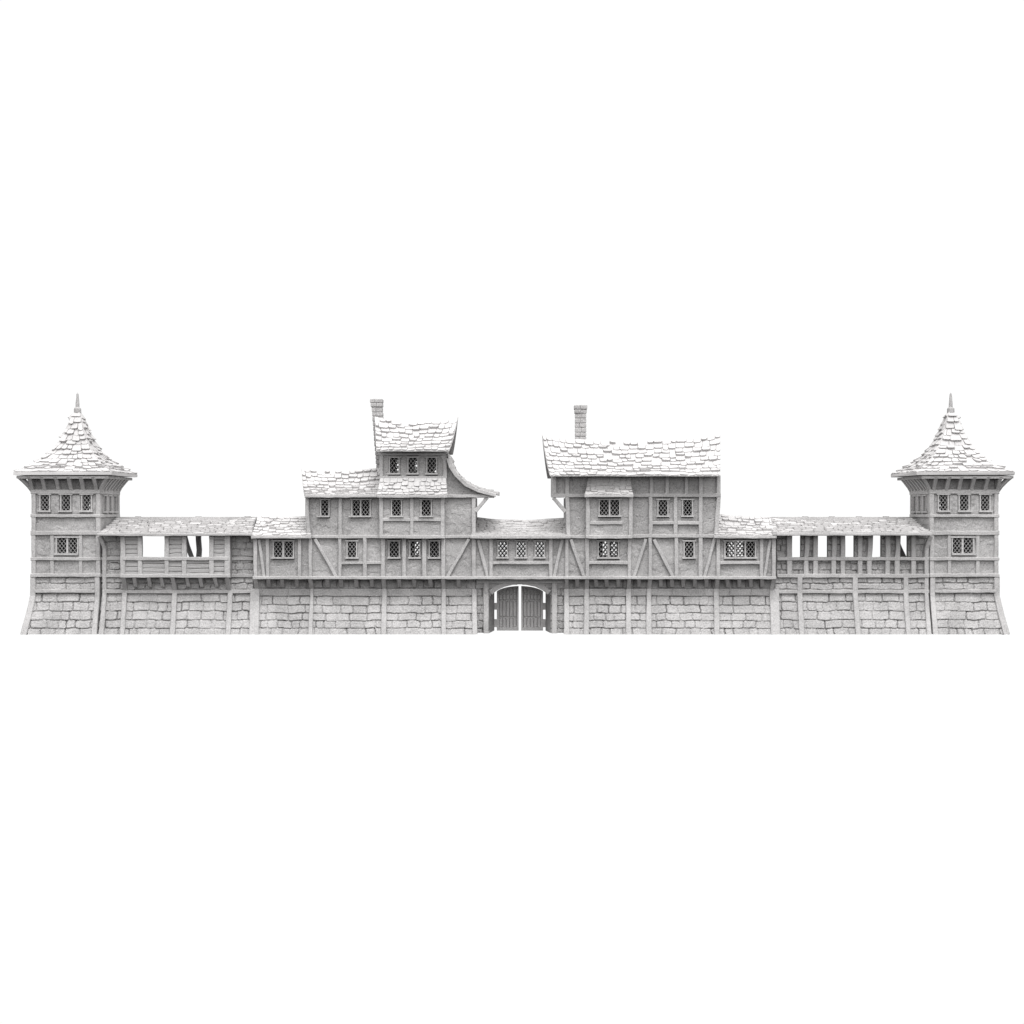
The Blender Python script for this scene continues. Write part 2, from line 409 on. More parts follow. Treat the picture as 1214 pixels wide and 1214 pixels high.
# ------------------------------------------------------------ the two corner towers
def side_frame(Xs):
    """maps a front-plane panel built at Y=0 (x = depth) onto the tower's side wall x = Xs facing +x"""
    def f(v):
        v = np.array(v, float); o = np.empty_like(v); o[..., 0] = Xs-v[..., 1]; o[..., 1] = v[..., 0]; o[..., 2] = v[..., 2]; return o
    return f
def tower(label, mir, seed):
    MIR[0] = mir
    XL, XR, DP = -569.8, -487.9, 80.0
    t = thing('watch_tower', (XL+XR)/2, DP/2, label, 'tower', 'corner towers at the ends of the wall')
    def eL(y): return 36.2-np.where(y > 706, 11.5*(np.clip((y-706)/46, 0, 1))**1.15, 0)
    def eR(y): return 118.3-3.6*np.clip((y-710)/42, 0, 1)
    hf('stone_base', t, 36.2, 118.3, 682, 752, lambda y: BY(y)+1.2, stones(seed, CW), ('stone', 'stone'), step=.8, xl=eL, xr=eR, backY=DP)
    # outer batter face closes the silhouette
    wins = [(48.5, 58.5), (73.3, 83.5), (98, 108)]
    holes = [(a, b, 586.8, 605) for a, b in wins]+[(68, 79, 637.6, 655.8), (81.2, 91.8, 637.6, 655.8)]
    hf('wall', t, 37.5, 118.9, 564, 682.3, lambda y: .9+4*(y < 580.5), plaster(seed+3), holes=holes, thick=4)
    rear = [(104.5, 108.5, 594, 606)]
    room(t, 37.5, 118.9, 564, 684, .9, DP, rear, sides=False)
    # outer side wall, and the inner one with three windows
    slab('side_wall', t, (XL+.6, 1, W(0, 684)[2]), (XL+3.5, DP, W(0, 564)[2]))
    fr = side_frame(XR-.9)
    # side panel coordinates: x = depth (pass as px with 607 offset at Y=0)
    sw = [(607+14, 607+24), (607+35, 607+45), (607+56, 607+66)]
    hf('side_wall', t, 607+2, 607+DP, 564, 684, 0, plaster(seed+8), holes=[(a, b, 588, 606) for a, b in sw], thick=4, frame=fr)
    for a, b in sw: window(t, [(a, b)], 588, 606, 0, frame=fr)
    N = (1, 0, 0)
    def side(name, d0, p0, d1, p1, wd, out=1.2):
        beam(name, t, [np.array((XR-.9+out, d0, 607-p0)), np.array((XR-.9+out, d1, 607-p1))], wd, 3, n=N)
    for ya, yb in ((580.5, 586), (609.5, 613.4), (629.3, 634.5), (660.6, 664.6), (680, 684.2)): side('rail', 0, (ya+yb)/2, DP, (ya+yb)/2, yb-ya, 1.6)
    side('post', DP-2.5, 586, DP-2.5, 684, 5)
    for dd in (27, 31, 48, 52): side('post', dd+1.5, 586, dd+1.5, 610, 2.4, .8)
    # front timbers
    for ya, yb, a, b in ((580.3, 585.6, 36.4, 119.2), (609.5, 613.4, 36.4, 119), (629.3, 634.4, 36.4, 118.9), (660.6, 664.6, 36.4, 118.9), (680, 684.2, 36.4, 118.9)):
        rail(t, a, b, ya, yb, -1.9, 4.5)
    rail(t, 41.5, 112.5, 698.9, 702.9, -1.8, 4)
    for a, b in ((37.7, 42.4), (113.6, 118.8)): post(t, a, b, 585.5, 682, -1.3, 5)
    for a, b in ((59.4, 64), (93.3, 97.6)): post(t, a, b, 634.5, 680.5, -.9, 3)
    # outer corner post following the batter
    pts = []
    for y in (684, 697, 706, 716, 730, 752): pts.append(W(float(eL(np.float64(y)))+2.9, y, float(BY(y))-1.2))
    beam('post', t, pts, (6.2, 7.5), 8)
    pts = [W(float(eR(np.float64(y)))-3.1, y, float(BY(y))-1.1) for y in (684, 697, 708, 720, 735, 752)]
    beam('post', t, pts, (5.8, 6), 5)
    # front windows
    for a, b in wins: window(t, [(a, b)], 586.8, 605, -.1, sill=(a-3.6, b+2.6), sillh=2.2)
    for a, b in ((60.8, 70), (86, 95.2)): hf('infill_panel', t, a, b, 587.5, 609, -.3, lambda x, y: .8*vnoise(x*.3, y*.3, seed), ('plaster', 'plaster'), 1.5)
    window(t, [(68, 79), (81.2, 91.8)], 637.6, 655.8, .2, sill=(65, 93.2), sillh=2.3)
    # flared brackets under the eaves
    zt, zb = 607-566, 607-583
    e0, e1 = 1.0, 13.5
    def curve(px_w, Yw, dx, dy, nrm, wd=4.2):
        P = []
        for s in (0, .3, .65, 1): o = e0+(e1-e0)*(s**1.25); P.append(np.array((px_w+dx*o, Yw+dy*o, zb+(zt-zb)*s)))
        beam('bracket', t, P, wd, 4, n=nrm)
    for px_ in (38.6, 53.5, 69.9, 84.8, 99.4, 114.5): curve(px_-607, 0, 0, -1, (0, -1, 0))
    for d in (3, 14, 27, 40, 53, 66, 77): curve(XR, d, 1, 0, (1, 0, 0), 3.4)
    for d in (3, 27, 53, 77): curve(XL, d, -1, 0, (-1, 0, 0), 3.4)
    curve(XL+1, 1, -1, -1, (-.7, -.7, 0), 3.6); curve(XR-1, 1, 1, -1, (.7, -.7, 0), 3.6)
    # plate under the eave
    V, F = [], []; X0, X1 = XL-13, XR+13
    boxm(V, F, (X0, -13.2, zt-1.6), (X1, -9, zt+1.6)); boxm(V, F, (X0, -8.9, zt-1.6), (X0+4, DP+13, zt+1.6)); boxm(V, F, (X1-4, -8.9, zt-1.6), (X1, DP+13, zt+1.6)); boxm(V, F, (X0+4.1, DP+9, zt-1.6), (X1-4.1, DP+13, zt+1.6))
    link('eave_plate', V, F, ['timber'], t)
    # swept pyramid roof
    cx, cyy = (XL+XR)/2+(1.0 if mir is None else 2.8), DP/2+2
    prof = [(0, 3.4, 120.5), (.06, 7.2, 113), (.14, 8.8, 103), (.26, 13.5, 92.5), (.4, 18.8, 80.5), (.52, 24.5, 72), (.64, 31.5, 64.2), (.8, 42, 55.2), (1, 57.3, 47.2)]
    tv = [p[0] for p in prof]
    # reparametrise by arc length
    seg = [0]
    for p, q in zip(prof[:-1], prof[1:]): seg.append(seg[-1]+math.hypot(q[1]-p[1], q[2]-p[2]))
    seg = [s/seg[-1] for s in seg]
    hA = lambda v: float(np.interp(v, seg, [p[1] for p in prof])); hZ = lambda v: float(np.interp(v, seg, [p[2] for p in prof]))
    rf = None
    for i, (ax, ay) in enumerate(((0, -1), (1, 0), (0, 1), (-1, 0))):
        def C(u, v, ax=ax, ay=ay):
            a, z = hA(v), hZ(v); s = (2*u-1)*a
            bulge = 1-.05*(1-abs(2*u-1))
            tx, ty = -ay, ax
            return np.array((cx+ax*a*bulge+tx*s, cyy+ay*a*bulge+ty*s, z+.25*math.sin(u*9+v*11+i)))
        r = roof('roof' if i == 0 else 'roof_slope', t if i == 0 else rf, C, 13, 9.5, 1.2, seed*7+i, 2.1, nu=8)
        if i == 0: rf = r
    # eave edge boards
    V, F = [], []; a = 57.6; z1 = 47.0; z0 = 43.6
    boxm(V, F, (cx-a, cyy-a, z0), (cx+a, cyy-a+3, z1), .3); boxm(V, F, (cx-a, cyy+a-3, z0), (cx+a, cyy+a, z1), .3)
    boxm(V, F, (cx-a, cyy-a+3.1, z0), (cx-a+3, cyy+a-3.1, z1), .3); boxm(V, F, (cx+a-3, cyy-a+3.1, z0), (cx+a, cyy+a-3.1, z1), .3)
    link('fascia', V, F, ['tile'], rf)
    slab('soffit', t, (cx-a+3.2, cyy-a+3.2, z0+.6), (cx+a-3.2, cyy+a-3.2, z0+2), 'timber')
    V, F = [], []; n = 10
    pr = [(4.3, 119), (4.6, 121), (4.4, 125.6), (3.2, 127), (2.4, 127.3), (2.3, 132), (1.7, 139), (1.2, 143.5), (.2, 145.2)]
    for r_, z in pr:
        for j in range(n): V.append((cx+r_*math.cos(j*2*math.pi/n)+J(.12), cyy+r_*math.sin(j*2*math.pi/n)+J(.12), z))
    for i in range(len(pr)-1):
        for j in range(n): F.append((i*n+j, i*n+(j+1) % n, i*n+n+(j+1) % n, i*n+n+j))
    F.append(tuple(range(n))[::-1]); F.append(tuple(range((len(pr)-1)*n, len(pr)*n)))
    link('finial', V, F, ['stone'], rf)
    MIR[0] = None
    return t
tower('square timber framed tower at the left end of the wall, swept shingle spire and finial', None, 11)
tower('square timber framed tower at the right end of the wall, swept shingle spire and finial', 7.0, 23)

# ------------------------------------------------------------ left wall with planked gallery
def rear_timber(t, x0, x1, Y=72):
    pass
def left_wall():
    t = thing('curtain_wall', -398, 30, 'left stretch of stone wall with boxed out planked gallery under a shingle roof', 'wall', 'stretches of wall between towers and houses')
    hf('stone_base', t, 121, 300, 664.3, 752, lambda y: BY(y)+1.2, stones(31, CW), ('stone', 'stone'), step=.8,
       mask=lambda x, y: (y > 686), backY=78, xl=lambda y: 121-4.2*np.clip((y-706)/46, 0, 1), xr=lambda y: 300+0*y)
    # stone ends beside the gallery
    for a, b in ((121, 144), (272.5, 300)):
        hf('stone_panel', t, a, b, 635, 686, 1.4, stones(41+int(a), [635, 643, 651.5, 660, 668, 676, 684, 692], amp=.8), ('stone', 'stone'), step=.9, thick=6)
        rail(t, a, b-.2, 660.5, 664.6, -.9); rail(t, a, b-.2, 680.4, 684.6, -1.1)
    beam('bracket', t, [W(117.8, 636, -8), W(120.8, 642, -5), W(123.7, 650, -2), W(123.9, 660, -1.6), W(123.9, 703, -1.6)], 4.8, 4)
    basepost(t, 121.6, 126.2, 117, 123)
    basepost(t, 144.7, 150.4, 142, 147.7); basepost(t, 204, 210, 201.3, 207.2); basepost(t, 269.8, 275.6, 267.2, 273)
    rail(t, 126, 297, 699.2, 703.6, -1.5)
    slab('walkway', t, W(122, 688, 2), W(296, 684, 0)*np.array((1, 0, 1))+np.array((0, 77, 0)), 'plank')
    # gallery
    Y = -13
    P = lambda a, b, y0, y1, s: hf('plank_panel', t, a, b, y0, y1, Y+1.8, planks(s, 5.3, y0), ('plank', 'plank'), 2, step=.9)
    P(147, 165, 635, 682, 1); P(198, 218, 635, 682, 2); P(251, 268, 635, 682, 3); P(165, 198, 663, 682, 4); P(218, 251, 663, 682, 5)
    for a, b in ((142.6, 148.4), (163.1, 168.4), (195, 200.2), (215.6, 221.2), (248, 253.6), (266, 272.7)): post(t, a, b, 634, 682, Y, 4)
    rail(t, 146, 271, 660.2, 664.5, Y-.4, 3.6); rail(t, 142.4, 273, 680.6, 685, Y-.7, 5)
    for x in (143.5, 272): # returns of the gallery
        A = W(x, 685, Y+1); B = W(x, 635, Y+1)
        slab('plank_panel', t, (A[0]-.9, Y+4, A[2]), (A[0]+.9, 1, B[2]), 'plank')
    slab('gallery_floor', t, W(144, 684.5, Y+1), (W(271, 683, Y)*np.array((1, 0, 1))+np.array((0, 1.6, 0))), 'plank')
    for xt, xb in ((146.2, 148.8), (204.2, 207.2), (268.8, 271.6)):
        beam('bracket', t, [W(xt, 685, Y-.3), W((xt+xb)/2, 692, -7.5), W(xb, 700, -1.2)], 4.8, 4)
    for xt, xb in ((159, 160.5), (175.8, 178), (191, 193), (221.2, 223.6), (236.8, 239), (254.6, 257)):
        beam('joist', t, [W(xt, 685, Y+.5), W(xb, 695.5, -4.5), W(xb+.4, 697, 1)], 4, 4)
    # rear posts and brace seen through the openings
    beam('post', t, [W(234.6, 612, 70), W(234.8, 640, 70), W(235.8, 652, 70), W(235, 664, 70), W(234.6, 686, 70)], 6, 6); post(t, 160, 166, 612, 686, 70, 6); post(t, 290, 296, 612, 686, 70, 6)
    beam('brace', t, [W(219, 636, 66), W(222, 648, 66), W(227.5, 662, 66)], 5, 4)
    # roof
    r, C = gable_front('roof', t, 115.8, 299, 632.2, 137.2, 303, 614.4, 3.9, Ye=-19, Yr=58, rows=9, tw=11, seed=5, curve=.1, Yb=84, th=2.0)
    beam('fascia', r, [W(115.6, 633.7, -19.3), W(160, 633.9, -19.3), W(297.6, 633.7, -19.3)], 3.2, 3)
    A = W(139, 612.8, 66); B = W(305, 612.8, 66)
    slab('ridge_board', r, (A[0], 62, A[2]-9), (B[0], 65, A[2]), 'timber')
    return t
left_wall()

# ------------------------------------------------------------ right wall with open post gallery
def right_wall():
    t = thing('curtain_wall', 410, 30, 'right stretch of stone wall with open gallery of paired posts under a shingle roof', 'wall', 'stretches of wall between towers and houses')
    hf('stone_base', t, 919, 1101, 684, 752, lambda y: BY(y)+1.2, stones(77, CW), ('stone', 'stone'), step=.8, backY=78,
       xl=lambda y: 919+0*y, xr=lambda y: 1100.5+3.6*np.clip((y-706)/46, 0, 1))
    mer = [(921, 935), (949.8, 967), (981.7, 999), (1013.3, 1030.5), (1045.2, 1062.5), (1076.5, 1101)]
    gaps = [(a, b, 630, 663) for (_, a), (b, _) in zip(mer[:-1], mer[1:])]
    # the battlement behind the posts: openings between the merlons
    hf('battlement', t, 921, 1101, 634, 684, 5, stones(55, [630, 638.5, 646, 653.5, 661, 668, 676, 684, 692], 9, 16, amp=.7), ('stone', 'stone'), step=.9, thick=7,
       holes=[(p[1], q[0], 630, 663) for p, q in zip(mer[:-1], mer[1:])])
    slab('walkway', t, W(922, 688, 12.5), W(1100, 684, 0)*np.array((1, 0, 1))+np.array((0, 77, 0)), 'plank')
    for ya, yb, Y in ((660.4, 664.6, -1.2), (680.4, 685, -1.8), (699.2, 703.6, -1.5)): rail(t, 921.6, 1101.4, ya, yb, Y)
    ups = [(933, 939, 0), (953, 958.6, 1.5), (964, 969.6, .3), (985.7, 991.2, .9), (996.6, 1002, .3), (1017, 1022.6, .2), (1028, 1033.5, 1.4), (1049.6, 1055.3, .3), (1060.8, 1066.5, 1.5), (1080.6, 1085.8, 0)]
    for a, b, l in ups:
        fb('post', t, (a+b)/2+l, 634, (a+b)/2+l*.7, 650, -.5, b-a, 4) if False else beam('post', t, [W((a+b)/2+l, 634, -.6), W((a+b)/2+l*.8, 650, -.6), W((a+b)/2, 662, -.6), W((a+b)/2, 681, -.6)], b-a, 4)
    beam('bracket', t, [W(1104, 636, -8), W(1101, 642, -5), W(1098.8, 650, -2), W(1098.6, 660, -1), W(1098.4, 704, -1)], 5, 4)
    for xa, xb, xc, xd in ((945.2, 951.2, 947.7, 953.6), (1011, 1017, 1014.6, 1020.3), (1071, 1077, 1074.5, 1080), (1096, 1100.8, 1099, 1104.3)):
        if xa < 1090: post(t, xa, xb, 684.5, 705, -1.9)
        basepost(t, xa, xb, xc, xd)
    beam('brace', t, [W(1063, 640, 66), W(1066.5, 650, 66), W(1073, 663, 66)], 6, 4)
    for x in (955, 987, 1019, 1051, 1090): post(t, x-3, x+3, 612, 686, 70, 6)
    r, C = gable_front('roof', t, 916, 1104.6, 631.6, 910, 1081.4, 614.4, 3.9, Ye=-19, Yr=58, rows=9, tw=11, seed=9, curve=.1, Yb=84, th=2.0)
    beam('fascia', r, [W(920.8, 633.3, -19.3), W(1000, 633.5, -19.3), W(1104.4, 633.3, -19.3)], 3.2, 3)
    A = W(908, 612.8, 66); B = W(1079, 612.8, 66)
    slab('ridge_board', r, (A[0], 62, A[2]-9), (B[0], 65, A[2]), 'timber')
    return t
right_wall()

HF_ = -13.0   # jettied timber front
HW = -9.2    # plaster behind the timbers
def sect(t, x0, x1, y0, y1, holes, seed, Y=HW, **kw):
    return hf('wall', t, x0, x1, y0, y1, Y, plaster(seed), holes=[(h[0]-2.0, h[1]+2.0, h[2]-2.7, h[3]+3.1) for h in holes], thick=4, **kw)
def jetty(t, x0, x1, seed, longs, shorts, Y=HF_):
    for xt, xb in longs: beam('bracket', t, [W(xt, 686, Y-.2), W(xt+(xb-xt)*.5, 691.5, -8.5), W(xb, 698.5, -1.6), W(xb, 706, -1.8)], 4.6, 4)
    for a, b in shorts:
        c = (a+b)/2; beam('joist', t, [W(c-.2, 686, Y+1), W(c+.1, 690.5, -7), W(c+.3, 696, -.5)], b-a, 4)
def coping(t, x0, x1, seed):
    rn = stones(seed, [697.9, 706.7], 22, 40, amp=.3)
    hf('coping', t, x0, x1, 697.9, 706.4, .6, lambda x, y: 1.4+.5*rn(x, y), ('stone', 'stone'), step=.9, thick=5)

# ------------------------------------------------------------ left house
def left_house():
    t = thing('timber_house', -175, 30, 'tall timber framed house left of the gate, stepped roofs, catslide and leaning chimney', 'house', 'timber framed houses beside the gate')
    hf('stone_base', t, 300, 564, 686, 752, lambda y: BY(y)+1.2+4*(y < 697.4), stones(91, CH), ('stone', 'stone'), step=.8, backY=76)
    coping(t, 306, 561, 5)
    for a in ((296.8, 307.8, 295, 306.6), (367.8, 371.8, 365, 370.6), (453, 458.4, 451.7, 457.9), (523.6, 528.6, 523.2, 528.9), (559.6, 565, 560, 566)):
        basepost(t, *a, y0=698)
    # ---- ground storey
    dbl = [(325, 334.8), (337.2, 347.3)]
    L = (641.9, 660.4)
    holes = [(a, b)+L for a, b in dbl+[(412.3, 422.2)]]
    sect(t, 300.5, 452, 636, 686, holes, 101)
    three = [(462, 472.8), (486.7, 497.2), (509.7, 520.3)]
    sect(t, 452, 528.5, 636, 686, [(a, b)+L for a, b in three], 103, Y=-7.5)
    sect(t, 528.5, 564, 636, 686, [], 105)
    room(t, 300.5, 564, 638.5, 686, HW, 76, rear=[(491.8, 498, 642.5, 657.5)])
    window(t, dbl, *L, HW-.6, sill=(321.3, 349.2)); window(t, [(412.3, 422.2)], *L, HW-.6)
    for a, b in three: window(t, [(a, b)], *L, -8.1, sill=(a-2.7, b+2.4))
    for a, b in ((300.3, 305), (315, 319), (352.9, 357), (365.8, 369.8), (401, 405), (430.4, 434.8), (451.7, 456.4), (476.8, 481.4), (500.5, 505.6), (523.2, 528), (559.3, 564.1)):
        post(t, a, b, 637.5, 684.5, HF_, 6 if 470 < a < 510 else 3.4)
    fb('brace', t, 307, 640, 313.2, 684, HF_+.3, 3.6); fb('brace', t, 373.5, 639, 398.6, 684, HF_+.3, 3.8); fb('brace', t, 556, 639, 530.5, 684, HF_+.3, 3.8)
    rail(t, 405, 430.5, 666, 669, HF_+.5, 2.6); rail(t, 434.8, 451.8, 665.5, 669, HF_+.5, 2.6)
    rail(t, 299.6, 566.2, 683.2, 686.9, HF_-.8, 6)
    rail(t, 369, 451, 634.5, 638.4, HF_-.4, 4); rail(t, 527.5, 560, 634.5, 638.2, HF_-.2, 4)
    jetty(t, 0, 0, 1, [(302, 305.5), (367.5, 369.6), (454.5, 455.4), (525.4, 526)],
          [(316, 320.6), (332, 336.6), (349.4, 354), (385.5, 390.3), (401.8, 406.6), (419.8, 424.4), (438.2, 442.9), (470.9, 475.5), (488.6, 493.2), (507.8, 512.4), (541.4, 546)])
    # ---- low wing roof at the left
    r, C = gable_front('roof', t, 298, 369.2, 634.9, 306.5, 364, 611.6, 1.5, rows=7, tw=8.6, seed=21, curve=.05, syl=-1, syr=0)
    beam('fascia', r, [W(297.8, 636.9, -18.6), W(368.8, 636.9, -18.6)], 3.4, 3)
    # ---- middle storey
    M1 = (592.8, 611.3)
    w2 = [(418, 426.9), (428.6, 438.2)]
    sect(t, 363, 452, 588, 637, [(381, 389.5)+M1]+[(a, b)+M1 for a, b in w2], 111)
    room(t, 363, 452, 590, 637, HW, 76)
    window(t, [(381, 389.5)], *M1, HW-.6, sill=(375.8, 391)); window(t, w2, *M1, HW-.6, sill=(413.5, 440.6))
    beam('post', t, [W(364.2, 589, HF_), W(363.9, 610, HF_), W(366.6, 636, HF_)], 4.6, 4); post(t, 401.1, 405.4, 589.5, 635, HF_)
    r2, C = gable_front('roof', t, 361.2, 449, 586.4, 357.6, 452, 554.4, 3.2, Ye=-19, rows=8, tw=8.8, seed=31, curve=.16, th=2.0)
    beam('fascia', r2, [W(361.2, 588.3, -19.5), W(448, 588.3, -19.5)], 3.5, 3)
    # ---- projecting bay
    YB = -19
    bay = [(465, 475.3), (500, 510.8)]
    sect(t, 450, 527, 588, 638, [(a, b)+M1 for a, b in bay], 121, Y=YB+2.2)
    for x in (450.8, 526.2):
        A = W(x, 638, YB+3); B = W(x, 588, YB+3); slab('side_wall', t, (A[0]-.8, YB+6.5, A[2]), (A[0]+.8, HW+1.2, B[2]))
    for a, b in ((449.6, 454.2), (486, 490.2), (522.4, 527)): post(t, a, b, 589.5, 636, YB)
    rail(t, 454, 522.6, 613.9, 618.2, YB+.4, 3); rail(t, 450, 527.2, 634.4, 638.6, YB-.4, 8.5)
    for a, b in bay: window(t, [(a, b)], *M1, YB+1.6)
    slab('bay_floor', t, W(451, 638, YB+4), (W(526, 636, HW)+np.array((0, 1, 0))), 'timber')
    def C(u, v):
        a = W(450.5+(529-450.5)*u, 566.2, -12.2); b = W(446.8+(530.5-446.8)*u, 586.4, -25)
        p = a+(b-a)*v; p[2] -= 2.2*math.sin(math.pi*v); return p
    rs = roof('bay_roof', t, C, 5, 7.5, 2, 61, 1.5)
    beam('fascia', rs, [W(447.2, 588.4, -25.4), W(530.2, 588.4, -25.4)], 3.6, 3)
    # ---- wall to the right of the bay and the lean-to end
    sect(t, 527, 563.6, 588, 637, [], 131)
    room(t, 452, 563.6, 590, 637, HW, 76)
    post(t, 559.3, 564, 589, 637, HF_, 5)
    rail(t, 527.5, 586, 586.3, 590.2, HF_-1.2, 5)
    beam('brace', t, [W(577.6, 589.5, HF_), W(563.6, 606, HF_)], 4, 4)
    beam('brace', t, [W(577.6, 589.5, 70), W(563.6, 606, 70)], 4, 4)
    prof = [(530.6, 537), (533.6, 549), (539.2, 560), (551.8, 571.5), (566.5, 579), (591.4, 584.2)]
    pz = lambda x: np.interp(x, [p[0] for p in prof], [p[1] for p in prof])
    hf('wall', t, 526, 578, 540, 588, HW+1.2, plaster(141), thick=4, mask=lambda x, y: (y > pz(x)+3.2), step=1)
    pw = [W(x, y, -17) for x, y in prof]
    sg = [0]
    for p, q in zip(pw[:-1], pw[1:]): sg.append(sg[-1]+np.linalg.norm(q-p))
    sg = [s/sg[-1] for s in sg]
    def C(u, v):
        return np.array((np.interp(v, sg, [p[0] for p in pw]), -17+u*(80+17), np.interp(v, sg, [p[2] for p in pw])))
    rc = roof('catslide_roof', t, C, 9, 10, 2.5, 71, 1.5)
    bp = [W(x, y, -17.4) for x, y in ((531.6, 543), (534.6, 553), (541, 563.5), (552.5, 574.3), (567, 581.8), (588, 587.2))]
    beam('bargeboard', rc, bp, (5.6, 4.2), 3)
    # ---- top storey
    T1 = (542.8, 560.8); top = [(462.4, 472.5), (484.4, 494.7), (506.8, 517)]
    sect(t, 450, 530, 536, 567, [(a, b)+T1 for a, b in top], 151, Y=-9.8)
    room(t, 450.4, 529.6, 537, 588, -9.8, 66, rear=[(469.8, 473.5, 546, 559), (491.8, 495.5, 547, 557), (514.5, 518, 554, 561)])
    for a, b in top: window(t, [(a, b)], *T1, -10.3, sill=(a-3.2, b+2.2))
    post(t, 449.8, 454.2, 538, 566, -12); post(t, 525.2, 529.8, 538, 566, -12); rail(t, 448.6, 530.5, 537.2, 540, -12.6, 4); rail(t, 450, 530, 564.4, 567.6, -12.2, 3)
    beam('bracket', t, [W(523.2, 540.5, -12.3), W(526.5, 545, -12.3)], 3, 3)
    r3, C3 = gable_front('roof', t, 446.2, 532.6, 534.2, 444.2, 543.2, 493.8, 6.0, Ye=-29, Yr=28, Yb=74, rows=8, tw=8.8, seed=41, curve=.1, thick=1.0, th=2.1)
    chimney(r3, 446.6, 12.6, 12, 473.3, 556, 38, lean=6.6, seed=4)
    A, B = W(448, 537, -16), W(531, 537, -16)
    for X in (A[0]+3, B[0]-4):   # gable walls under the top roof
        zr = W(0, 501, 28)[2]; z0 = A[2]-1
        V = [(X, -9, z0), (X, 65, z0), (X, 28, zr), (X+2, -9, z0), (X+2, 65, z0), (X+2, 28, zr)]
        link('gable_wall', V, [(0, 1, 2), (5, 4, 3), (0, 3, 4, 1), (1, 4, 5, 2), (2, 5, 3, 0)], ['plaster'], t)
    X = W(364, 560, -11)[0]; z0 = W(0, 588, -11)[2]; zr = W(0, 557.5, 30)[2]-1
    V = [(X, -10, z0), (X, 72, z0), (X, 30, zr), (X+2, -10, z0), (X+2, 72, z0), (X+2, 30, zr)]
    link('gable_wall', V, [(0, 1, 2), (5, 4, 3), (0, 3, 4, 1), (1, 4, 5, 2), (2, 5, 3, 0)], ['plaster'], t)
    return t
left_house()

